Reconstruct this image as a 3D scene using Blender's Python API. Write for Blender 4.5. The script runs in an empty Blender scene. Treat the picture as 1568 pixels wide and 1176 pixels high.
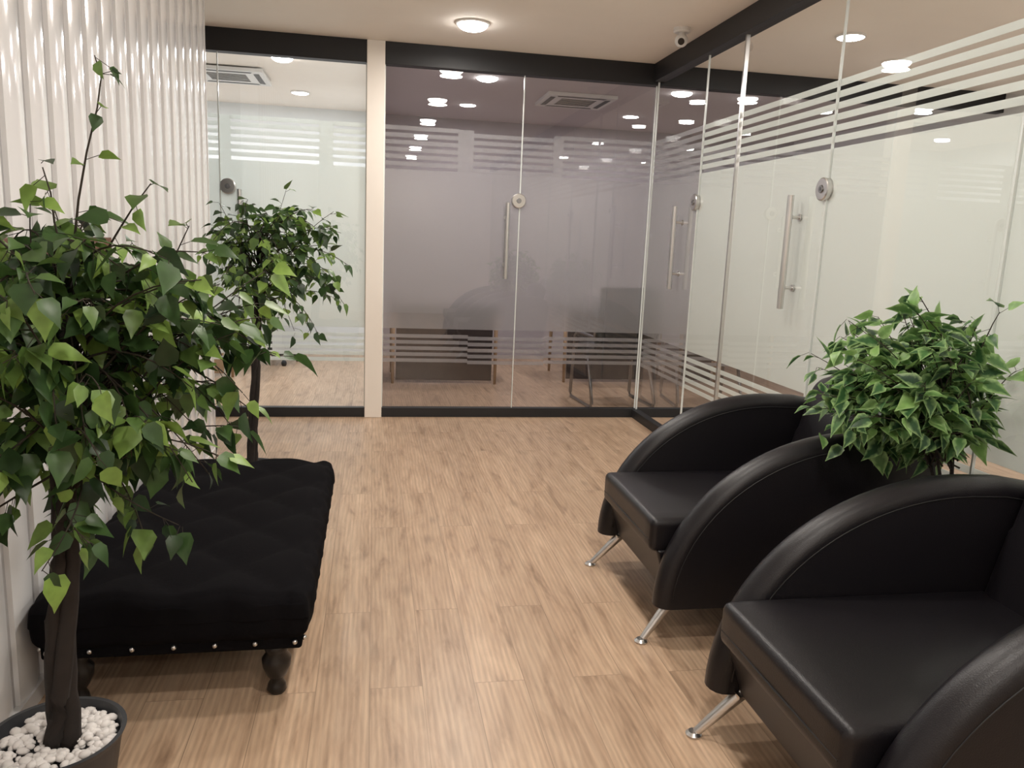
import bpy, math, random
import numpy as np
from mathutils import Vector, Matrix
random.seed(7)
scene=bpy.context.scene
scene.view_settings.view_transform='Standard'
scene.view_settings.look='None'
scene.view_settings.exposure=0.0

# ------------------------------------------------------------------ materials
def new_mat(name):
    m=bpy.data.materials.new(name); m.use_nodes=True
    nt=m.node_tree
    for n in list(nt.nodes): nt.nodes.remove(n)
    out=nt.nodes.new('ShaderNodeOutputMaterial')
    return m,nt,out
def principled(name,col,rough=0.5,metal=0.0,bump=0.0,bscale=200.0,vary=0.0,vscale=6.0,spec=0.5,sheen=0.0,coat=0.0):
    m,nt,out=new_mat(name)
    b=nt.nodes.new('ShaderNodeBsdfPrincipled')
    b.inputs['Base Color'].default_value=(*col,1); b.inputs['Roughness'].default_value=rough
    b.inputs['Metallic'].default_value=metal; b.inputs['Specular IOR Level'].default_value=spec
    if sheen: b.inputs['Sheen Weight'].default_value=sheen
    if coat: b.inputs['Coat Weight'].default_value=coat; b.inputs['Coat Roughness'].default_value=0.06
    nt.links.new(b.outputs[0],out.inputs[0])
    tc=nt.nodes.new('ShaderNodeTexCoord')
    if bump:
        n=nt.nodes.new('ShaderNodeTexNoise'); n.inputs['Scale'].default_value=bscale; n.inputs['Detail'].default_value=3
        bp=nt.nodes.new('ShaderNodeBump'); bp.inputs['Strength'].default_value=bump; bp.inputs['Distance'].default_value=0.002
        nt.links.new(tc.outputs['Object'],n.inputs['Vector']); nt.links.new(n.outputs['Fac'],bp.inputs['Height']); nt.links.new(bp.outputs[0],b.inputs['Normal'])
    if vary:
        n=nt.nodes.new('ShaderNodeTexNoise'); n.inputs['Scale'].default_value=vscale; n.inputs['Detail'].default_value=4
        r=nt.nodes.new('ShaderNodeMapRange'); r.inputs['To Min'].default_value=1-vary; r.inputs['To Max'].default_value=1+vary
        mx=nt.nodes.new('ShaderNodeVectorMath'); mx.operation='SCALE'; mx.inputs[0].default_value=col
        nt.links.new(tc.outputs['Object'],n.inputs['Vector']); nt.links.new(n.outputs['Fac'],r.inputs['Value'])
        nt.links.new(r.outputs[0],mx.inputs['Scale']); nt.links.new(mx.outputs[0],b.inputs['Base Color'])
    return m
def emission(name,col,s):
    m,nt,out=new_mat(name); e=nt.nodes.new('ShaderNodeEmission'); e.inputs[0].default_value=(*col,1); e.inputs[1].default_value=s
    nt.links.new(e.outputs[0],out.inputs[0]); return m
def glass_mat():
    m,nt,out=new_mat('clear_glass')
    t=nt.nodes.new('ShaderNodeBsdfTransparent'); t.inputs[0].default_value=(0.95,0.955,0.955,1)
    g=nt.nodes.new('ShaderNodeBsdfGlossy'); g.inputs['Roughness'].default_value=0.0
    f=nt.nodes.new('ShaderNodeFresnel'); f.inputs['IOR'].default_value=1.6
    geo=nt.nodes.new('ShaderNodeNewGeometry')
    # thin pane: use the same fresnel from both sides
    mr=nt.nodes.new('ShaderNodeMath'); mr.operation='MULTIPLY_ADD'; mr.inputs[1].default_value=1/1.6-1.6; mr.inputs[2].default_value=1.6
    nt.links.new(geo.outputs['Backfacing'],mr.inputs[0]); 
    nt.links.new(mr.outputs[0],f.inputs['IOR'])
    k=nt.nodes.new('ShaderNodeMath'); k.operation='MULTIPLY'; k.inputs[1].default_value=1.8; k.use_clamp=True
    nt.links.new(f.outputs[0],k.inputs[0])
    mx=nt.nodes.new('ShaderNodeMixShader'); nt.links.new(k.outputs[0],mx.inputs[0]); nt.links.new(t.outputs[0],mx.inputs[1]); nt.links.new(g.outputs[0],mx.inputs[2])
    nt.links.new(mx.outputs[0],out.inputs[0]); return m
def frost_mat(name,col,trans=0.5,rough=0.42):
    m,nt,out=new_mat(name)
    r=nt.nodes.new('ShaderNodeBsdfRefraction'); r.inputs['Color'].default_value=(0.97,0.97,0.97,1); r.inputs['Roughness'].default_value=rough; r.inputs['IOR'].default_value=1.35
    d=nt.nodes.new('ShaderNodeBsdfDiffuse'); d.inputs[0].default_value=(*col,1)
    tl=nt.nodes.new('ShaderNodeBsdfTranslucent'); tl.inputs[0].default_value=(*col,1)
    m1=nt.nodes.new('ShaderNodeMixShader'); m1.inputs[0].default_value=0.5
    nt.links.new(d.outputs[0],m1.inputs[1]); nt.links.new(tl.outputs[0],m1.inputs[2])
    m2=nt.nodes.new('ShaderNodeMixShader'); m2.inputs[0].default_value=trans
    nt.links.new(m1.outputs[0],m2.inputs[1]); nt.links.new(r.outputs[0],m2.inputs[2])
    nt.links.new(m2.outputs[0],out.inputs[0]); return m
def floor_mat():
    m,nt,out=new_mat('oak_plank_floor'); L=nt.links.new
    b=nt.nodes.new('ShaderNodeBsdfPrincipled'); L(b.outputs[0],out.inputs[0])
    tc=nt.nodes.new('ShaderNodeTexCoord'); sp=nt.nodes.new('ShaderNodeSeparateXYZ'); cb=nt.nodes.new('ShaderNodeCombineXYZ')
    L(tc.outputs['Object'],sp.inputs[0]); L(sp.outputs['Y'],cb.inputs['X']); L(sp.outputs['X'],cb.inputs['Y'])
    br=nt.nodes.new('ShaderNodeTexBrick'); L(cb.outputs[0],br.inputs['Vector'])
    br.offset=0.37; br.inputs['Scale'].default_value=1; br.inputs['Brick Width'].default_value=1.4; br.inputs['Row Height'].default_value=0.165
    br.inputs['Mortar Size'].default_value=0.0012; br.inputs['Mortar Smooth'].default_value=0.1; br.inputs['Bias'].default_value=0
    br.inputs['Color1'].default_value=(0,0,0,1); br.inputs['Color2'].default_value=(1,1,1,1); br.inputs['Mortar'].default_value=(0.5,0.5,0.5,1)
    off=nt.nodes.new('ShaderNodeVectorMath'); off.operation='SCALE'; off.inputs['Scale'].default_value=13.0; L(br.outputs['Color'],off.inputs[0])
    add=nt.nodes.new('ShaderNodeVectorMath'); add.operation='ADD'; L(tc.outputs['Object'],add.inputs[0]); L(off.outputs[0],add.inputs[1])
    mp=nt.nodes.new('ShaderNodeMapping'); mp.inputs['Scale'].default_value=(15,2.3,1); L(add.outputs[0],mp.inputs[0])
    n1=nt.nodes.new('ShaderNodeTexNoise'); n1.inputs['Scale'].default_value=1.25; n1.inputs['Detail'].default_value=7; n1.inputs['Roughness'].default_value=0.6; n1.inputs['Distortion'].default_value=0.5; L(mp.outputs[0],n1.inputs['Vector'])
    mp2=nt.nodes.new('ShaderNodeMapping'); mp2.inputs['Scale'].default_value=(130,6,1); L(add.outputs[0],mp2.inputs[0])
    n2=nt.nodes.new('ShaderNodeTexNoise'); n2.inputs['Scale'].default_value=1.0; n2.inputs['Detail'].default_value=4; L(mp2.outputs[0],n2.inputs['Vector'])
    # cathedral figure
    wm=nt.nodes.new('ShaderNodeMapping'); wm.inputs['Scale'].default_value=(7,0.9,1); L(add.outputs[0],wm.inputs[0])
    wv=nt.nodes.new('ShaderNodeTexWave'); wv.inputs['Scale'].default_value=2.4; wv.inputs['Distortion'].default_value=7; wv.inputs['Detail'].default_value=2; wv.inputs['Detail Scale'].default_value=0.8; L(wm.outputs[0],wv.inputs['Vector'])
    km=nt.nodes.new('ShaderNodeMapping'); km.inputs['Scale'].default_value=(8.5,3.2,1); L(add.outputs[0],km.inputs[0])
    kv=nt.nodes.new('ShaderNodeTexVoronoi'); kv.inputs['Scale'].default_value=0.8; kv.inputs['Randomness'].default_value=1; L(km.outputs[0],kv.inputs['Vector'])
    kr=nt.nodes.new('ShaderNodeMapRange'); kr.inputs['From Min'].default_value=0.03; kr.inputs['From Max'].default_value=0.20; kr.inputs['To Min'].default_value=0; kr.inputs['To Max'].default_value=1; L(kv.outputs['Distance'],kr.inputs['Value'])
    r1=nt.nodes.new('ShaderNodeValToRGB'); e=r1.color_ramp.elements
    e[0].position=0.25; e[0].color=(0.25,0.160,0.102,1); e[1].position=0.66; e[1].color=(0.520,0.372,0.255,1)
    k=e.new(0.43); k.color=(0.415,0.283,0.188,1); L(n1.outputs['Fac'],r1.inputs[0])
    def mul(colsock,facsock,lo,hi):
        mr=nt.nodes.new('ShaderNodeMapRange'); mr.inputs['To Min'].default_value=lo; mr.inputs['To Max'].default_value=hi; L(facsock,mr.inputs['Value'])
        v=nt.nodes.new('ShaderNodeVectorMath'); v.operation='SCALE'; L(colsock,v.inputs[0]); L(mr.outputs[0],v.inputs['Scale']); return v.outputs[0]
    c=mul(r1.outputs[0],n2.outputs['Fac'],0.76,1.24)
    c=mul(c,wv.outputs['Fac'],0.92,1.09)
    c=mul(c,kr.outputs[0],0.76,1.02)
    c=mul(c,br.outputs['Color'],0.93,1.07)
    mk=mul(c,br.outputs['Fac'],1.0,0.62)
    L(mk,b.inputs['Base Color'])
    b.inputs['Roughness'].default_value=0.36; b.inputs['Specular IOR Level'].default_value=0.5
    bp=nt.nodes.new('ShaderNodeBump'); bp.inputs['Strength'].default_value=0.15; bp.inputs['Distance'].default_value=0.001; L(n2.outputs['Fac'],bp.inputs['Height']); L(bp.outputs[0],b.inputs['Normal'])
    return m
def leaf_mat(name,dark,mid,light,edge=None):
    m,nt,out=new_mat(name); L=nt.links.new
    g=nt.nodes.new('ShaderNodeNewGeometry'); r=nt.nodes.new('ShaderNodeValToRGB'); e=r.color_ramp.elements
    e[0].position=0; e[0].color=(*dark,1); e[1].position=1; e[1].color=(*light,1)
    k=e.new(0.55); k.color=(*mid,1); L(g.outputs['Random Per Island'],r.inputs[0])
    tc=nt.nodes.new('ShaderNodeTexCoord'); n=nt.nodes.new('ShaderNodeTexNoise'); n.inputs['Scale'].default_value=35; L(tc.outputs['Object'],n.inputs['Vector'])
    mr=nt.nodes.new('ShaderNodeMapRange'); mr.inputs['To Min'].default_value=0.6; mr.inputs['To Max'].default_value=1.4; L(n.outputs['Fac'],mr.inputs['Value'])
    v=nt.nodes.new('ShaderNodeVectorMath'); v.operation='SCALE'; L(r.outputs[0],v.inputs[0]); L(mr.outputs[0],v.inputs['Scale'])
    col=v.outputs[0]
    if edge:
        at=nt.nodes.new('ShaderNodeAttribute'); at.attribute_name='rim'
        n3=nt.nodes.new('ShaderNodeTexNoise'); n3.inputs['Scale'].default_value=70; L(tc.outputs['Object'],n3.inputs['Vector'])
        ad=nt.nodes.new('ShaderNodeMath'); ad.operation='ADD'; L(at.outputs['Fac'],ad.inputs[0]); L(n3.outputs['Fac'],ad.inputs[1])
        rr=nt.nodes.new('ShaderNodeMapRange'); rr.inputs['From Min'].default_value=0.85; rr.inputs['From Max'].default_value=1.5; rr.inputs['To Max'].default_value=0.85; L(ad.outputs[0],rr.inputs['Value'])
        mc=nt.nodes.new('ShaderNodeMixRGB'); L(rr.outputs[0],mc.inputs[0]); L(col,mc.inputs[1]); mc.inputs[2].default_value=(*edge,1); col=mc.outputs[0]
    b=nt.nodes.new('ShaderNodeBsdfPrincipled'); b.inputs['Roughness'].default_value=0.38; L(col,b.inputs['Base Color'])
    t=nt.nodes.new('ShaderNodeBsdfTranslucent'); L(col,t.inputs[0])
    mx=nt.nodes.new('ShaderNodeMixShader'); mx.inputs[0].default_value=0.3; L(b.outputs[0],mx.inputs[1]); L(t.outputs[0],mx.inputs[2]); L(mx.outputs[0],out.inputs[0])
    return m

M={}
M['floor']=floor_mat()
M['ceiling']=principled('ceiling_paint',(0.92,0.85,0.77),0.9,vary=0.02)
M['slat']=principled('glossy_white_panel',(0.82,0.81,0.815),0.11,coat=0.4,vary=0.02)
M['groove']=principled('panel_groove',(0.42,0.41,0.415),0.4)
M['white']=principled('white_paint',(0.80,0.82,0.82),0.8,vary=0.03)
M['cream']=principled('cream_paint',(0.88,0.82,0.75),0.6,vary=0.02)
M['grey']=principled('grey_paint',(0.44,0.41,0.44),0.8,vary=0.05)
M['greyceil']=principled('dim_ceiling',(0.62,0.57,0.59),0.9)  # office ceiling: the room's dimmer light is put into this grey
M['black']=principled('black_metal_frame',(0.018,0.018,0.02),0.5,spec=0.4)
M['leather']=principled('black_leather',(0.008,0.007,0.009),0.36,bump=0.3,bscale=350,spec=0.38)
M['seam']=principled('leather_seam',(0.006,0.006,0.007),0.6)
M['velvet']=principled('black_velvet',(0.006,0.0055,0.0065),0.95,bump=0.4,bscale=120,spec=0.06)
M['blackwood']=principled('black_lacquer_wood',(0.008,0.007,0.007),0.3)
M['chrome']=principled('brushed_steel',(0.66,0.65,0.64),0.28,metal=1.0,vary=0.04,vscale=30)
M['darksteel']=principled('satin_steel',(0.30,0.30,0.31),0.35,metal=1.0)
M['glass']=glass_mat()
M['frost']=frost_mat('frosted_film',(0.875,0.905,0.875),0.16,0.45)
M['frost_grey']=frost_mat('frosted_film_dim',(0.68,0.67,0.685),0.66,0.25)  # clearer film; its colour is greyed to imitate little light behind it
M['edge']=principled('polished_glass_edge',(0.68,0.72,0.70),0.2,spec=0.8)
M['bark']=principled('bark',(0.016,0.011,0.009),0.85,bump=0.8,bscale=60,vary=0.4,vscale=30)
M['twig']=principled('twig',(0.03,0.022,0.014),0.8)
M['leaf']=leaf_mat('ficus_leaf',(0.020,0.045,0.018),(0.060,0.125,0.034),(0.27,0.42,0.09))
M['leaf2']=leaf_mat('shrub_leaf',(0.018,0.055,0.026),(0.055,0.15,0.05),(0.24,0.43,0.12),edge=(0.36,0.55,0.22))
M['pot']=principled('dark_grey_pot',(0.035,0.037,0.042),0.45,bump=0.1)
M['pebble']=principled('white_pebble',(0.72,0.69,0.67),0.7,vary=0.2,vscale=25)
M['brownwood']=principled('brown_wood',(0.14,0.065,0.04),0.5,vary=0.35,vscale=9)
M['deskdark']=principled('dark_desk_laminate',(0.040,0.030,0.033),0.4,vary=0.1)
M['lightwood']=principled('light_wood',(0.38,0.25,0.15),0.5,vary=0.15)
M['plastic']=principled('white_plastic',(0.74,0.72,0.69),0.35)
M['lens']=principled('black_lens',(0.01,0.01,0.012),0.1)
M['lamp']=emission('led_diffuser',(1.0,0.97,0.93),32)
M['vent']=principled('vent_dark',(0.10,0.10,0.10),0.6)
M['fabric']=principled('dark_fabric',(0.010,0.011,0.014),0.7,bump=0.3)

# ------------------------------------------------------------------ mesh builder
class MB:
    def __init__(s): s.v=[]; s.f=[]; s.m=[]; s.rim=[]
    def add(s,vs,fs,mi=0):
        o=len(s.v); s.v+= [tuple(v) for v in vs]; s.f+=[tuple(o+i for i in f) for f in fs]; s.m+=[mi]*len(fs)
    def box(s,a,b,mi=0):
        x0,y0,z0=a;x1,y1,z1=b
        s.add([(x0,y0,z0),(x1,y0,z0),(x1,y1,z0),(x0,y1,z0),(x0,y0,z1),(x1,y0,z1),(x1,y1,z1),(x0,y1,z1)],
              [(0,3,2,1),(4,5,6,7),(0,1,5,4),(1,2,6,5),(2,3,7,6),(3,0,4,7)],mi)
    def tube(s,pts,rad,n=8,mi=0,cap=True):
        pts=[Vector(p) for p in pts]
        if not hasattr(rad,'__len__'): rad=[rad]*len(pts)
        vs=[];fs=[]; ref=Vector((0.13,0.31,0.94))
        for i,p in enumerate(pts):
            t=(pts[min(i+1,len(pts)-1)]-pts[max(i-1,0)]).normalized()
            if abs(t.dot(ref))>0.95: rr=Vector((1,0.1,0))
            else: rr=ref
            a=t.cross(rr).normalized(); b=t.cross(a)
            for k in range(n):
                an=2*math.pi*k/n; vs.append(p+a*math.cos(an)*rad[i]+b*math.sin(an)*rad[i])
        for i in range(len(pts)-1):
            for k in range(n):
                k2=(k+1)%n; fs.append((i*n+k,i*n+k2,(i+1)*n+k2,(i+1)*n+k))
        if cap: fs.append(tuple(range(n-1,-1,-1))); fs.append(tuple((len(pts)-1)*n+k for k in range(n)))
        s.add(vs,fs,mi)
    def lathe(s,c,prof,n=32,mi=0):
        vs=[];fs=[]
        for r,z in prof:
            for k in range(n):
                a=2*math.pi*k/n; vs.append((c[0]+r*math.cos(a),c[1]+r*math.sin(a),c[2]+z))
        for i in range(len(prof)-1):
            for k in range(n):
                k2=(k+1)%n; fs.append((i*n+k,i*n+k2,(i+1)*n+k2,(i+1)*n+k))
        fs.append(tuple(range(n-1,-1,-1))); fs.append(tuple((len(prof)-1)*n+k for k in range(n)))
        s.add(vs,fs,mi)
    def rbox(s,c,d,r,cuts=8,mi=0,fn=None):
        g=np.linspace(-1,1,cuts+1); h=Vector(d)/2
        idx={}; vs=[]; fs=[]
        def vert(p):
            key=tuple(round(q,5) for q in p)
            if key in idx: return idx[key]
            q=Vector((p[0]*h.x,p[1]*h.y,p[2]*h.z))
            inn=Vector([max(-(h[i]-r),min(h[i]-r,q[i])) for i in range(3)])
            dd=q-inn
            if dd.length>1e-9: q=inn+dd.normalized()*r
            n_=dd.normalized() if dd.length>1e-9 else Vector((0,0,0))
            if fn: q=fn(q,n_,p)
            idx[key]=len(vs); vs.append(Vector(c)+q); return idx[key]
        for ax in range(3):
            for sg in (-1,1):
                for i in range(cuts):
                    for j in range(cuts):
                        q=[]
                        for (a,b) in ((i,j),(i+1,j),(i+1,j+1),(i,j+1)):
                            p=[0,0,0]; p[ax]=sg; p[(ax+1)%3]=g2(g[a],h[(ax+1)%3],r); p[(ax+2)%3]=g2(g[b],h[(ax+2)%3],r); q.append(vert(p))
                        if sg<0: q=q[::-1]
                        fs.append(tuple(q))
        s.add(vs,fs,mi)
    def obj(s,name,mats,parent=None,smooth=False,bevel=0,autosmooth=None):
        me=bpy.data.meshes.new(name); me.from_pydata(s.v,[],s.f); 
        for m in mats: me.materials.append(M[m])
        me.polygons.foreach_set('material_index',s.m)
        if smooth: me.polygons.foreach_set('use_smooth',[True]*len(me.polygons))
        if s.rim and len(s.rim)==len(s.v):
            at=me.attributes.new('rim','FLOAT','POINT'); at.data.foreach_set('value',s.rim)
        me.update(); o=bpy.data.objects.new(name,me); scene.collection.objects.link(o)
        if parent: o.parent=parent
        if bevel:
            b=o.modifiers.new('bevel','BEVEL'); b.width=bevel; b.segments=3; b.limit_method='ANGLE'; b.angle_limit=0.7
        if smooth and autosmooth:
            try: me.set_sharp_from_angle(angle=autosmooth)
            except Exception: pass
        return o
def g2(t,hh,r):
    k=1-r/hh
    if abs(t)<0.7: return t/0.7*k
    return math.copysign(k+(abs(t)-0.7)/0.3*(1-k),t)
def empty(name,loc=(0,0,0)):
    e=bpy.data.objects.new(name,None); scene.collection.objects.link(e); e.location=loc; e.empty_display_size=0.1
    return e

# ------------------------------------------------------------------ constants
XR,D,ZT,XL=2.154,6.122,2.785,-0.97
SL=5.04
XW,XE,YN,YS=-3.0,5.2,9.5,-2.6
# ------------------------------------------------------------------ room shell
b=MB(); b.box((XW-0.1,YS-0.1,-0.12),(XE+0.1,YN+0.1,0)); b.obj('floor',['floor'])
b=MB(); b.box((XW-0.1,YS-0.1,ZT),(XE+0.1,YN+0.1,ZT+0.12)); b.obj('ceiling',['ceiling'])
b=MB(); b.box((0.04,YN,0),(XE,YN+0.1,ZT)); b.obj('wall_north',['grey'])
b=MB(); b.box((XW,YN,0),(0.04,YN+0.1,ZT)); b.obj('wall_north_west',['white'])
b=MB(); b.box((XW-0.1,YS,0),(XW,YN,ZT)); b.obj('wall_west',['white'])
b=MB(); b.box((XE,YS,0),(XE+0.1,YN,ZT)); b.obj('wall_east',['white'])
b=MB(); b.box((XW,YS-0.1,0),(XE,YS,ZT)); b.obj('wall_south',['cream'])
b=MB(); b.box((-0.02,D+0.12,0),(0.035,YN,ZT)); b.box((0.035,D+0.12,0),(0.05,YN,ZT),1); b.obj('wall_partition',['white','grey'])
b=MB(); b.box((-0.06,D-0.05,0),(0.07,D+0.12,ZT)); b.obj('wall_pillar',['cream'],bevel=0.004)
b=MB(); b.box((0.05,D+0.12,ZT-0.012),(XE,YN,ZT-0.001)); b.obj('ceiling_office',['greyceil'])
b=MB(); b.box((XW,YN-0.015,0),(-0.02,YN,0.09)); b.obj('baseboard_north',['white'])
# slat wall: gently convex glossy ribs separated by grey channels
b=MB(); b.box((XL-0.14,YS,0),(XL-0.016,SL,ZT),1)
p=0.168; y=SL
while y>YS+p:
    y1=y; y0=y-p+0.034
    prof=[(XL-0.016,y0),(XL-0.003,y0+0.002)]
    for k in range(9):
        t=-1+2*k/8; prof.append((XL-0.0055*t*t,(y0+y1)/2+t*((y1-y0)/2-0.006)))
    prof+=[(XL-0.003-0.003,y1-0.002),(XL-0.016,y1)]
    n=len(prof); vs=[(a,c,0) for a,c in prof]+[(a,c,ZT) for a,c in prof]
    b.add(vs,[(i,i+n,i+n+1,i+1)[::-1] for i in range(n-1)],0)
    y-=p
b.box((XL-0.145,SL,0),(XL,SL+0.012,ZT),0)
b.obj('wall_left',['slat','groove'],smooth=True,autosmooth=0.35)
b=MB(); b.box((XL-0.015,YS,0),(XL+0.006,SL,0.05)); b.obj('baseboard_left',['slat'])

# headers / tracks
HH=0.155
b=MB(); b.box((XW,D-0.04,ZT-HH),(-0.06,D+0.05,ZT)); b.box((0.07,D-0.04,ZT-HH),(XE,D+0.05,ZT)); b.obj('trim_1',['black'],bevel=0.003)
b=MB(); b.box((XR-0.045,YS,ZT-0.135),(XR+0.045,D-0.04,ZT)); b.obj('trim_2',['black'],bevel=0.003)
b=MB(); b.box((XW,D-0.03,0),(-0.06,D+0.03,0.075)); b.box((0.07,D-0.03,0),(XE,D+0.03,0.075)); b.obj('trim_3',['black'],bevel=0.003)
b=MB(); b.box((XR-0.03,YS,0),(XR+0.03,D-0.03,0.07)); b.obj('trim_4',['black'],bevel=0.003)

# ------------------------------------------------------------------ glass walls
ZB,ZH=0.075,ZT-0.13
def pane(kind,axis,a0,a1,segs,handle=None,lock=None,edges=(True,True),film='frost'):
    e=empty(kind)
    g=MB(); 
    def P(a,off,z): return (a,D+off,z) if axis=='x' else (XR+off,a,z)
    gap=0.004
    g.add([P(a0+gap,0,ZB),P(a1-gap,0,ZB),P(a1-gap,0,ZH),P(a0+gap,0,ZH)],[(0,1,2,3)] if axis=='x' else [(3,2,1,0)])
    g.obj('glass_pane',['glass'],e)
    f=MB()
    def slab(s0,s1,z0,z1,o=0.006,t=0.0025):
        A=P(s0,o,z0);B=P(s1,o+t,z1); f.box((min(A[0],B[0]),min(A[1],B[1]),z0),(max(A[0],B[0]),max(A[1],B[1]),z1))
    slab(a0+gap,a1-gap,0.70,1.90)
    for s0,s1,mode in segs:
        s0=max(s0,a0+gap); s1=min(s1,a1-gap)
        if s1<=s0: continue
        if mode=='solid': slab(s0,s1,1.9005,2.21)
        else:
            for k in range(6):
                z=1.925+k*0.0515+mode; slab(s0,s1,z,z+0.031)
        md=0 if mode=='solid' else mode
        for k in range(5):
            z=0.655-k*0.048+md*0.5; slab(s0,s1,z-0.027,z+0.001)
    f.obj('frosted_film',[film],e)
    ed=MB()
    for a,on in ((a0,edges[0]),(a1,edges[1])):
        if on:
            A=P(a-0.004,-0.006,ZB);B=P(a+0.004,0.006,ZH)
            ed.box((min(A[0],B[0]),min(A[1],B[1]),ZB),(max(A[0],B[0]),max(A[1],B[1]),ZH))
    if ed.v: ed.obj('glass_edge',['edge'],e)
    if handle is not None:
        h=MB()
        for sg in (-1,1):
            h.tube([P(handle,sg*0.06,1.11),P(handle,sg*0.06,1.69)],0.0165,16)
            for z in (1.22,1.58): 
                h.tube([P(handle,sg*0.001,z),P(handle,sg*0.06,z)],0.009,12)
                h.tube([P(handle,sg*0.001,z),P(handle,sg*0.006,z)],0.018,16)
        h.obj('pull_handle',['chrome'],e,smooth=True,autosmooth=0.6)
    if lock is not None:
        h=MB()
        for sg in (-1,1):
            h.tube([P(lock,sg*0.001,1.71),P(lock,sg*0.022,1.71),P(lock,sg*0.026,1.71)],[0.055,0.055,0.050],32)
            h.tube([P(lock,sg*0.026,1.71),P(lock,sg*0.032,1.71)],[0.02,0.018],20,1)
            A=P(lock-0.003,sg*0.030,1.700);B=P(lock+0.003,sg*0.036,1.720)
            h.box([min(A[i],B[i]) for i in range(3)],[max(A[i],B[i]) for i in range(3)],1)
        h.obj('lock_disc',['chrome','darksteel'],e,smooth=True,autosmooth=0.6)
    return e
pane('window_1','x',XW,-1.10,[(-3,-1.1,0.0)])
pane('door_1','x',-1.10,-0.062,[(-1.1,-1.02,'solid'),(-1.02,-0.40,0.0),(-0.40,-0.30,'solid'),(-0.30,-0.06,0.0)],handle=-0.96,lock=-1.045,edges=(False,True))
pane('door_2','x',0.072,1.11,[(0.07,0.62,0.0),(0.62,0.74,'solid'),(0.74,1.11,-0.024)],handle=1.01,lock=1.10,film='frost_grey')
pane('window_2','x',1.11,XR,[(1.11,1.36,-0.024),(1.36,1.44,'solid'),(1.44,2.15,0.0)],edges=(False,True),film='frost_grey')
pane('window_3','x',XR+0.01,XE,[(2.2,2.6,0.0),(2.6,2.75,'solid'),(2.75,5.2,0.0)],edges=(False,False),film='frost_grey')
pane('door_3','y',5.13,D-0.05,[(5.13,6.1,0.0)],handle=5.39,lock=5.155,film='frost_grey')
pane('window_4','y',4.60,5.13,[(4.6,5.13,0.0)],edges=(False,False))
pane('door_4','y',3.57,4.58,[(3.5,4.6,0.0)],handle=3.80,lock=3.585,edges=(True,False))
pane('window_5','y',2.42,3.57,[(2.42,3.6,0.0)],edges=(True,False))
pane('window_6','y',0.6,2.42,[(0.6,2.42,0.0)],edges=(True,False))
pane('window_7','y',YS,0.6,[(YS,0.6,0.0)],edges=(False,False))
b=MB(); b.box((XR-0.012,4.583,ZB),(XR+0.012,4.597,ZH)); b.obj('trim_5',['chrome'])

# ------------------------------------------------------------------ lights
def downlight(x,y,power,r=0.085,z=ZT,col=(1.0,0.93,0.85),dome=0.012):
    e=empty('recessed_downlight')
    b=MB(); b.lathe((x,y,z-0.014),[(r*0.9,0.006),(r*1.0,0.0),(r*1.10,0.004),(r*1.12,0.0135)],40); b.obj('trim_ring',['plastic'],e,smooth=True,autosmooth=0.6)
    b=MB(); prof=[(max(r*0.97*math.sin(a*math.pi/16),0.001),-dome*math.cos(a*math.pi/16)) for a in range(9)]
    b.lathe((x,y,z-0.012),prof,40); b.obj('diffuser',['lamp'],e,smooth=True)
    l=bpy.data.lights.new('led','AREA'); l.shape='DISK'; l.size=2*r*0.9; l.energy=power; l.color=col
    o=bpy.data.objects.new('led',l); scene.collection.objects.link(o); o.location=(x,y,z-0.020-dome); o.parent=e
for y in (5.4,3.95,2.5,1.05,-0.4,-1.8): downlight(0.62,y,18.5,0.10,dome=0.04)
cool=(0.95,0.97,1.0)
for x in (-0.74,-2.2):
    downlight(x,6.9,17,col=cool,dome=0.03); downlight(x,8.5,17,col=cool)
for x in (0.95,2.72):
    downlight(x,7.05,11,0.095,col=(1,0.93,0.94),dome=0.03); downlight(x,8.5,10,col=(1,0.93,0.94))
for x in (3.0,4.3):
    for y in (4.9,3.2,1.5,-0.5): downlight(x,y,11.5,col=(1.0,0.99,0.95))
# ------------------------------------------------------------------ AC cassettes
def cassette(x,y):
    b=MB(); s=0.33; z=ZT-0.013
    b.box((x-s,y-s,z-0.03),(x+s,y+s,z))
    for k in range(4):
        a=k*math.pi/2; c,sn=math.cos(a),math.sin(a)
        vs=[]
        for (u,v) in ((-0.22,0.24),(0.22,0.24),(0.24,0.29),(-0.24,0.29)):
            vs.append((x+u*c-v*sn,y+u*sn+v*c,z-0.0315))
        b.add(vs,[(3,2,1,0)],1)
    for k in range(7):
        yy=y-0.16+k*0.05; b.box((x-0.17,yy,z-0.034),(x+0.17,yy+0.012,z-0.030),1)
    b.obj('ceiling_air_conditioner',['plastic','vent'],bevel=0.004)
cassette(1.9,7.72); cassette(-1.29,7.72)
# security camera
e=empty('security_camera')
cx,cy=1.93,5.08
b=MB(); b.lathe((cx,cy,ZT-0.03),[(0.045,0.0),(0.055,0.008),(0.055,0.03)],32)
b.tube([(cx,cy,ZT-0.03),(cx-0.002,cy-0.01,ZT-0.055)],0.02,16)
b.obj('mount',['plastic'],e,smooth=True,autosmooth=0.6)
b=MB()
c0=Vector((cx,cy,ZT-0.075)); dirv=Vector((-0.35,-0.85,-0.35)).normalized()
pts=[];rad=[]
for i in range(13):
    a=-math.pi/2+i*math.pi/12; pts.append(c0+dirv*0.042*math.sin(a)); rad.append(max(0.042*math.cos(a),0.001))
b.tube(pts[:11],rad[:11],24); b.tube([pts[10]-dirv*0.001,pts[10]+dirv*0.004],0.021,24,1)
b.obj('ball_housing',['plastic','lens'],e,smooth=True,autosmooth=0.6)

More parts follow.
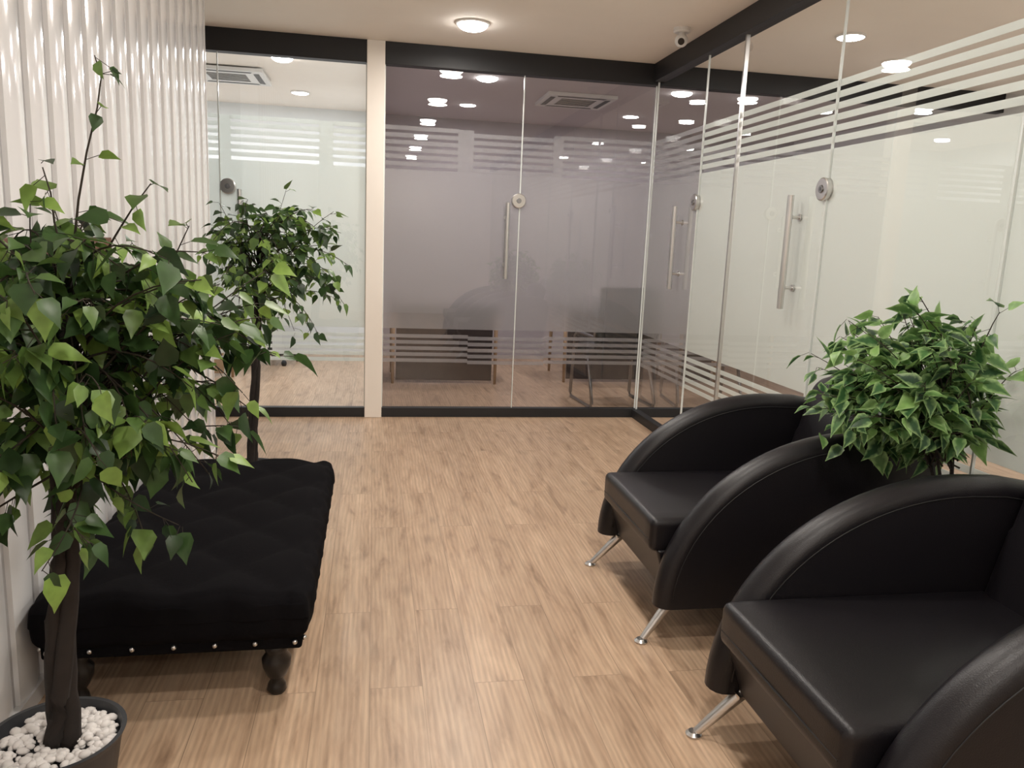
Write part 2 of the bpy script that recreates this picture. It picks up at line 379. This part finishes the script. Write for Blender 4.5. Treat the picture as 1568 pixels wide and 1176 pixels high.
# ------------------------------------------------------------------ lounge chairs
def lounge_chair(x0,yc):
    e=empty('leather_armchair',(x0,yc,0))
    W=0.352
    for sg,nm in ((-1,'arm_near'),(1,'arm_far')):
        prof=[]
        n=22
        for i in range(n+1):
            a=math.pi*0.5*i/n
            prof.append((0.74-0.74*math.cos(a),0.150+0.63*math.sin(a)))
        prof+= [(0.86,0.777),(0.96,0.76),(1.03,0.72),(1.06,0.64),(1.03,0.42),(0.98,0.15)]
        th=0.052; b=MB(); N=len(prof)
        rings=[]; K=8
        for k in range(K+1):
            a=-math.pi/2+math.pi*k/K
            yy=th*math.sin(a); inset=0.045*(1-math.cos(a))
            rr=[]
            for i,(px,pz) in enumerate(prof):
                p0=prof[(i-1)%N];p1=prof[(i+1)%N]
                if i==0: t=Vector((0,1))
                elif i==N-1: t=Vector((-0.12,-1)).normalized()
                else: t=Vector((p1[0]-p0[0],p1[1]-p0[1])).normalized()
                nx,nz=t.y,-t.x
                if i in(0,N-1): nz=0
                rr.append((px+nx*inset,yy+sg*W,pz+nz*inset))
            rings.append(rr)
        vs=[v for r in rings for v in r]; fs=[]
        for k in range(K):
            for i in range(N):
                i2=(i+1)%N; fs.append((k*N+i,k*N+i2,(k+1)*N+i2,(k+1)*N+i))
        fs.append(tuple(range(N-1,-1,-1))); fs.append(tuple(K*N+i for i in range(N)))
        b.add(vs,fs); o=b.obj(nm,['leather'],e,smooth=True,autosmooth=0.7)
        b=MB()
        for s2 in (-1,1):
            pts=[]
            for i in range(1,N-1):
                px,pz=prof[i]; p0=prof[i-1];p1=prof[i+1]; t=Vector((p1[0]-p0[0],p1[1]-p0[1])).normalized()
                pts.append((px+t.y*0.05,sg*W+s2*(th+0.0005),pz-t.x*0.05))
            b.tube(pts,0.0022,6)
        b.obj('piping_'+nm,['seam'],e,smooth=True)
    def puff(q,n,p):
        if n.z>0.5: q.z+=0.014*(1-p[0]**2)*(1-p[1]**2)
        return q
    b=MB(); b.rbox((0.415,0,0.383),(0.84,0.60,0.125),0.024,14,fn=puff); b.obj('seat',['leather'],e,smooth=True)
    b=MB(); b.tube([(-0.003,-0.28,0.363),(-0.006,0,0.363),(-0.003,0.28,0.363)],0.003,6); b.obj('seat_seam',['seam'],e)
    b=MB(); b.add([(0.02,-0.305,0.33),(0.95,-0.305,0.33),(0.95,0.305,0.33),(0.02,0.305,0.33),(0.075,-0.29,0.155),(0.93,-0.29,0.155),(0.93,0.29,0.155),(0.075,0.29,0.155)],
        [(0,1,2,3),(7,6,5,4),(4,5,1,0),(5,6,2,1),(6,7,3,2),(7,4,0,3)]); b.obj('base',['leather'],e,bevel=0.012)
    def bk(q,n,p):
        t=(q.z+0.28)/0.56
        q.z+=-0.06*abs(p[1])**3*(1 if p[2]>0 else 0)*max(t,0)
        q.x+=0.14*t
        if n.x<-0.5: q.x-=0.015*(1-p[1]**2)*(1-p[2]**2)
        return q
    b=MB(); b.rbox((0.84,0,0.63),(0.13,0.59,0.56),0.05,14,fn=bk); b.obj('backrest',['leather'],e,smooth=True)
    b=MB()
    for fx,dx in ((0.10,-0.13),(0.90,0.09)):
        for sg in (-1,1):
            y=sg*0.32
            b.tube([(fx,y*0.96,0.160),(fx+dx*0.95,y+sg*0.02,0.012)],[0.021,0.0125],16)
            b.lathe((fx+dx,y+sg*0.022,0.0),[(0.022,0.0),(0.024,0.006),(0.016,0.014)],20)
            b.box((fx-0.035,y*0.96-0.035,0.150),(fx+0.035,y*0.96+0.035,0.158))
    b.obj('legs',['chrome'],e,smooth=True,autosmooth=0.6)
    return e
lounge_chair(0.990,2.825)
lounge_chair(0.965,1.600)

# ------------------------------------------------------------------ tufted bench
e=empty('tufted_bench',(-0.565,2.955,0))
bw,bl=0.745,1.43
def tuft(q,n,p):
    sx,sy=0.15,0.17
    if n.z>0.2 or (abs(n.x)<1e-6 and abs(n.y)<1e-6 and abs(n.z)<1e-6) :
        u=q.x/sx; v=q.y/sy
        a1=abs(math.sin(math.pi*(u+v)/2)); a2=abs(math.sin(math.pi*(u-v)/2))
        q.z+=-0.014+0.023*math.sqrt(max(a1*a2,0.0))
    s=1.0 if q.z>0 else 0.6
    if abs(p[0])>0.95: q.x+=math.copysign(0.014*abs(math.sin(math.pi*q.y/0.17))*s,q.x)+math.copysign(0.012*(1-p[2]**2),q.x)
    if abs(p[1])>0.95: q.y+=math.copysign(0.012*abs(math.sin(math.pi*q.x/0.15))*s,q.y)+math.copysign(0.012*(1-p[2]**2),q.y)
    return q
b=MB(); b.rbox((0,0,0.275),(bw,bl,0.165),0.04,64,fn=tuft); b.obj('tufted_cushion',['velvet'],e,smooth=True)
b=MB(); b.box((-bw/2+0.01,-bl/2+0.01,0.165),(bw/2-0.01,bl/2-0.01,0.225)); b.obj('frame_rail',['velvet'],e,bevel=0.01)
b=MB()
def stud(x,y): 
    b.lathe((x,y,0.192),[(0.002,-0.008),(0.0065,-0.005),(0.008,0),(0.0065,0.005),(0.002,0.008)],12)
k=int(bl/0.12)
for i in range(k+1):
    yy=-bl/2+0.03+i*(bl-0.06)/k
    for sg in (-1,1): stud(sg*(bw/2-0.004),yy)
for i in range(7):
    xx=-bw/2+0.03+i*(bw-0.06)/6
    for sg in (-1,1): stud(xx,sg*(bl/2-0.004))
b.obj('nailhead_studs',['chrome'],e,smooth=True)
b=MB()
for sx in (-1,1):
    for sy in (-1,1):
        b.lathe((sx*(bw/2-0.09),sy*(bl/2-0.06),0),[(0.022,0.0),(0.030,0.012),(0.026,0.03),(0.018,0.045),(0.03,0.06),(0.042,0.09),(0.044,0.115),(0.030,0.135),(0.036,0.145),(0.036,0.17)],24)
b.obj('turned_legs',['blackwood'],e,smooth=True)

# ------------------------------------------------------------------ plants
def add_leaf(b,pos,dirv,up,L,wid=0.36,curl=0.25):
    d=dirv.normalized(); s=d.cross(up)
    if s.length<1e-3: s=Vector((1,0,0))
    s.normalize(); n=s.cross(d)
    ts=[0,0.12,0.32,0.58,0.80,1.0]; ws=[0,0.74,1.0,0.66,0.26,0]
    mid=[];lf=[];rt=[]
    for t,w in zip(ts,ws):
        c=pos+d*(L*t)-n*(curl*L*t*t); mid.append(c)
        ww=w*wid*L; off=n*(0.22*ww); back=d*(-0.06*L if t==0.12 else 0)
        lf.append(c+s*ww+off+back); rt.append(c-s*ww+off+back)
    vs=mid+lf[1:5]+rt[1:5]; fs=[(0,1,6),(0,10,1)]
    for i in range(1,4):
        fs.append((i,i+1,6+i,5+i)); fs.append((i+1,i,9+i,10+i))
    fs.append((4,5,9)); fs.append((5,4,13))
    b.add(vs,fs); b.rim+=[0.2,0,0,0,0.2,0.9]+[1.0]*8
def foliage(e,origin_fn,center,rad,nb,leafL,seed,mat,xmin=-99,xmax=99,leaves_per=3,droop=0.12,twig_r=0.0022,extra=None,avoid=None,down=-0.25,wr=(0.30,0.40)):
    rnd=random.Random(seed); lb=MB(); tb=MB()
    C=Vector(center)
    def sprig(pts,start=3,per=leaves_per,LL=leafL):
        tb.tube(pts,[twig_r*1.5-(twig_r*1.1)*i/len(pts) for i in range(len(pts))],5)
        for i in range(start,len(pts)):
            for k in range(per):
                base=pts[i]+(pts[i]-pts[i-1])*rnd.uniform(-0.6,0.2)
                t=(pts[i]-pts[i-1]).normalized()
                dv=Vector((rnd.gauss(0,1),rnd.gauss(0,1),rnd.gauss(down,0.6))).normalized()
                dv=(dv+t*0.5).normalized()
                st=base+dv*rnd.uniform(0.012,0.035)
                L=LL*rnd.uniform(0.55,1.2)
                ld=(dv+Vector((0,0,down*0.8))).normalized()
                tip=st+ld*L
                if min(tip.x,st.x)<xmin or max(tip.x,st.x)>xmax: continue
                if avoid and (avoid(tip) or avoid(st)): continue
                tb.tube([base,st],0.0009,3,cap=False)
                up=Vector((rnd.gauss(0,0.6),rnd.gauss(0,0.6),1)).normalized()
                add_leaf(lb,st,ld,up,L,rnd.uniform(*wr),rnd.uniform(0.05,0.45))
    for i in range(nb):
        o=Vector(origin_fn(rnd))
        for _ in range(20):
            v=Vector((rnd.gauss(0,1),rnd.gauss(0,1),rnd.gauss(0.05,1))).normalized()*(rnd.uniform(0.35,1.15)**0.5)
            tgt=C+Vector((v.x*rad[0],v.y*rad[1],v.z*rad[2]))
            if xmin+0.03<tgt.x<xmax-0.03: break
        mid=(o+tgt)/2+Vector((rnd.gauss(0,0.04),rnd.gauss(0,0.04),droop+rnd.gauss(0,0.03)))
        pts=[]
        for k in range(9):
            t=k/8; q=o*(1-t)**2+mid*2*t*(1-t)+tgt*t*t; q.x=min(max(q.x,xmin+0.01),xmax-0.01); pts.append(q)
        sprig(pts)
    if extra:
        for pts,LL in extra: sprig([Vector(q) for q in pts],2,2,LL)
    lb.obj('leaves',[mat],e,smooth=True); tb.obj('twigs',['twig'],e,smooth=True)
def pot_with_pebbles(e,c,r,h,seed=1):
    b=MB(); b.lathe((c[0],c[1],c[2]),[(r*0.72,0.0),(r*0.80,0.01),(r*0.97,h*0.9),(r*1.0,h*0.93),(r*1.04,h),(r*0.97,h),(r*0.92,h*0.85),(r*0.90,h*0.82)],48); b.obj('pot',['pot'],e,smooth=True,autosmooth=0.8)
    rnd=random.Random(seed); b=MB()
    for i in range(330):
        a=rnd.uniform(0,6.283); q=math.sqrt(rnd.random())*r*0.86
        s=rnd.uniform(0.007,0.014); px,py=c[0]+q*math.cos(a),c[1]+q*math.sin(a); pz=c[2]+h*0.86+rnd.uniform(0,0.016)
        sx,sy,sz=s*rnd.uniform(0.8,1.3),s*rnd.uniform(0.8,1.2),s*rnd.uniform(0.6,0.9); rot=rnd.uniform(0,3)
        vs=[];fs=[];n=7
        for (rr,zz) in ((0.55,-0.85),(1.0,-0.3),(0.98,0.35),(0.5,0.88)):
            for k in range(n):
                an=2*math.pi*k/n+rot; jr=rr*rnd.uniform(0.88,1.1); X,Y=jr*math.cos(an)*sx,jr*math.sin(an)*sy
                vs.append((px+X,py+Y,pz+zz*sz))
        for i2 in range(3):
            for k in range(n):
                k2=(k+1)%n; fs.append((i2*n+k,i2*n+k2,(i2+1)*n+k2,(i2+1)*n+k))
        fs.append(tuple(range(n-1,-1,-1))); fs.append(tuple(3*n+k for k in range(n)))
        b.add(vs,fs)
    b.obj('pebbles',['pebble'],e,smooth=True)
def trunk(e,base,top,r0,nst=3,seed=3,tw=0.03):
    rnd=random.Random(seed); b=MB(); B=Vector(base);T=Vector(top)
    for s in range(nst):
        ph=s*2*math.pi/nst; pts=[];rad=[]
        for i in range(25):
            t=i/24; p=B.lerp(T,t); a=ph+t*5.5; am=tw*(1-0.35*t)
            pts.append(p+Vector((math.cos(a)*am+rnd.gauss(0,0.0015),math.sin(a)*am+rnd.gauss(0,0.0015),0))); rad.append(r0*(1-0.55*t)*rnd.uniform(0.92,1.08)*(1.35 if t<0.04 else 1))
        b.tube(pts,rad,9)
    b.obj('trunk',['bark'],e,smooth=True)

e=empty('potted_ficus_tree')
pc=(-0.745,1.86,0)
pot_with_pebbles(e,pc,0.15,0.19,2)
trunk(e,(-0.735,1.86,0.15),(-0.66,1.87,1.30),0.022,3,5,0.019)
sp=[[(-0.66,1.87,1.25),(-0.64,1.86,1.35),(-0.625,1.86,1.45),(-0.60,1.85,1.55),(-0.575,1.85,1.64),(-0.565,1.85,1.70),(-0.575,1.85,1.745)],
    [(-0.66,1.87,1.25),(-0.66,1.85,1.33),(-0.665,1.83,1.40),(-0.665,1.82,1.46),(-0.67,1.80,1.51)],
    [(-0.66,1.87,1.20),(-0.60,1.86,1.30),(-0.55,1.85,1.38),(-0.51,1.84,1.44),(-0.47,1.83,1.49)],
    [(-0.66,1.87,1.20),(-0.56,1.84,1.28),(-0.48,1.82,1.33),(-0.42,1.80,1.35),(-0.37,1.79,1.35)],
    [(-0.66,1.87,1.20),(-0.72,1.84,1.30),(-0.78,1.82,1.37),(-0.82,1.80,1.41)],
    [(-0.66,1.87,1.10),(-0.55,1.88,1.12),(-0.45,1.90,1.10),(-0.36,1.91,1.04),(-0.28,1.92,0.97)]]
bench_avoid=lambda p: (p.y>2.15 and p.z<0.5)
foliage(e,lambda r:(-0.67,1.87,r.uniform(0.80,1.25)),(-0.60,1.88,1.12),(0.42,0.40,0.31),112,0.068,11,'leaf',xmin=-0.955,leaves_per=2,extra=[(s_,0.045 if i_==0 else 0.068) for i_,s_ in enumerate(sp)],avoid=bench_avoid,down=-0.45)
foliage(e,lambda r:(-0.69,1.87,r.uniform(0.75,1.0)),(-0.68,1.82,0.78),(0.25,0.28,0.20),24,0.070,12,'leaf',xmin=-0.955,leaves_per=2,avoid=bench_avoid,down=-0.5,droop=0.04)
e=empty('potted_ficus_tree')
pot_with_pebbles(e,(-0.62,4.12,0),0.15,0.19,4)
trunk(e,(-0.62,4.12,0.15),(-0.55,4.10,1.40),0.017,3,9,0.015)
foliage(e,lambda r:(-0.57,4.1,r.uniform(1.0,1.4)),(-0.47,4.05,1.22),(0.35,0.33,0.40),74,0.062,23,'leaf',xmin=-0.955,leaves_per=2,down=-0.4)
e=empty('side_table')
b=MB(); b.box((1.74,2.08,0.46),(2.08,2.36,0.49)); 
for x in (1.76,2.045):
    for y in (2.09,2.33): b.box((x,y,0),(x+0.02,y+0.02,0.46))
b.box((1.75,2.09,0.14),(2.07,2.35,0.155))
b.obj('table_body',['blackwood'],e,bevel=0.003)
e=empty('potted_shrub')
pot_with_pebbles(e,(1.89,2.22,0.491),0.095,0.17,8)
b=MB()
for k in range(5):
    a=k*1.26; b.tube([(1.89+0.02*math.cos(a),2.22+0.02*math.sin(a),0.62),(1.87+0.04*math.cos(a),2.24+0.04*math.sin(a),0.75),(1.86+0.07*math.cos(a),2.27+0.07*math.sin(a),0.88)],[0.006,0.005,0.004],6)
b.obj('stems',['bark'],e,smooth=True)
av=lambda p: (p.z<0.83 and (p.y>2.40 or p.y<2.04))
top=[[(1.87,2.24,0.85),(1.86,2.27,1.0),(1.85,2.31,1.12),(1.84,2.35,1.22),(1.82,2.38,1.27),(1.79,2.40,1.29)],
     [(1.87,2.24,0.85),(1.92,2.24,1.0),(1.96,2.24,1.12),(1.98,2.23,1.20),(1.99,2.22,1.24)]]
foliage(e,lambda r:(1.86+r.gauss(0,0.03),2.24+r.gauss(0,0.03),r.uniform(0.72,0.88)),(1.77,2.33,0.98),(0.34,0.28,0.25),120,0.078,31,'leaf2',xmax=2.13,leaves_per=2,droop=0.07,avoid=av,wr=(0.27,0.37),extra=[(t,0.075) for t in top])

# ------------------------------------------------------------------ wooden plaque on slat wall
b=MB(); b.box((XL+0.001,1.9,1.245),(XL+0.035,3.09,1.355)); b.box((XL+0.035,1.92,1.262),(XL+0.040,3.07,1.338)); b.obj('wooden_wall_sign',['brownwood'],bevel=0.004)

# ------------------------------------------------------------------ office furniture beyond the glass
def visitor_chair(x,y,rot=0):
    e=empty('visitor_chair',(x,y,0)); e.rotation_euler=(0,0,rot)
    b=MB(); b.rbox((0,0.02,0.475),(0.54,0.50,0.10),0.03,10); b.obj('seat',['fabric'],e,smooth=True)
    def bk(q,n,p): q.y+=-0.08*(q.z+0.28)/0.56+0.03*(p[0]**2); return q
    b=MB(); b.rbox((0,-0.22,0.76),(0.54,0.07,0.60),0.03,10,fn=bk); b.obj('backrest',['fabric'],e,smooth=True)
    b=MB()
    for sg in (-1,1):
        X=sg*0.28
        pts=[(X,-0.26,0.86),(X,-0.22,0.62),(X,0.22,0.62),(X*1.02,0.27,0.58),(X*1.05,0.30,0.05),(X*1.05,0.27,0.014),(X*1.05,-0.24,0.014),(X*1.04,-0.27,0.05),(X,-0.10,0.42),(X,0.0,0.42)]
        b.tube(pts,0.015,8)
    b.tube([(-0.28,0.0,0.42),(0.28,0.0,0.42)],0.012,8); b.tube([(-0.28,-0.2,0.62),(0.28,-0.2,0.62)],0.011,8)
    b.obj('sled_frame',['darksteel'],e,smooth=True)
visitor_chair(2.13,6.68,0.08); visitor_chair(2.98,6.68,-0.1)
def desk(x0,x1,y0,y1,mt='deskdark'):
    e=empty('office_desk')
    b=MB(); b.box((x0,y0,0.71),(x1,y1,0.745)); b.box((x0+0.06,y0+0.03,0.03),(x1-0.06,y0+0.05,0.71)); b.obj('top_and_panel',[mt],e,bevel=0.003)
    b=MB()
    for xx in (x0+0.03,x1-0.03):
        for a,c in ((y0+0.03,y0-0.0),(y1-0.03,y1)):
            b.tube([(xx,a,0.71),(xx,c,0.0)],[0.022,0.014],10)
    b.obj('legs',['lightwood'],e,smooth=True)
desk(0.16,1.22,7.55,8.2)
desk(1.9,3.6,7.7,8.4)
desk(-2.6,-1.3,7.8,8.5,'lightwood')
def office_chair(x,y):
    e=empty('office_swivel_chair',(x,y,0)); b=MB()
    for k in range(5):
        a=k*2*math.pi/5+0.3; c,s=math.cos(a),math.sin(a)
        b.tube([(0,0,0.11),(c*0.3,s*0.3,0.07)],[0.024,0.015],8); b.lathe((c*0.3,s*0.3,0.0),[(0.02,0),(0.028,0.02),(0.028,0.04),(0.015,0.06)],12)
    b.tube([(0,0,0.08),(0,0,0.44)],0.025,12); b.obj('star_base',['black'],e,smooth=True)
    b=MB(); b.rbox((0,0,0.48),(0.5,0.5,0.09),0.04,10); b.rbox((0,0.26,0.82),(0.48,0.08,0.56),0.035,10); b.obj('seat_and_back',['fabric'],e,smooth=True)
office_chair(-1.1,8.75)

# ------------------------------------------------------------------ world + camera
w=bpy.data.worlds.new('world'); scene.world=w; w.use_nodes=True
w.node_tree.nodes['Background'].inputs[0].default_value=(0.8,0.8,0.85,1); w.node_tree.nodes['Background'].inputs[1].default_value=0.1
yaw,pitch,roll=0.1792,0.18,0.0416
F=Vector((math.sin(yaw)*math.cos(pitch),math.cos(yaw)*math.cos(pitch),-math.sin(pitch)))
R=Vector((math.cos(yaw),-math.sin(yaw),0)); U=R.cross(F)
c,s=math.cos(roll),math.sin(roll)
R,U=R*c+U*s,-R*s+U*c
mat=Matrix((R,U,-F)).transposed().to_4x4(); mat.translation=Vector((0,0,1.4))
cd=bpy.data.cameras.new('camera'); co=bpy.data.objects.new('camera',cd); scene.collection.objects.link(co); co.matrix_world=mat
cd.sensor_fit='HORIZONTAL'; cd.sensor_width=36; cd.lens=36*1199.2/1568; cd.clip_start=0.02
scene.camera=co
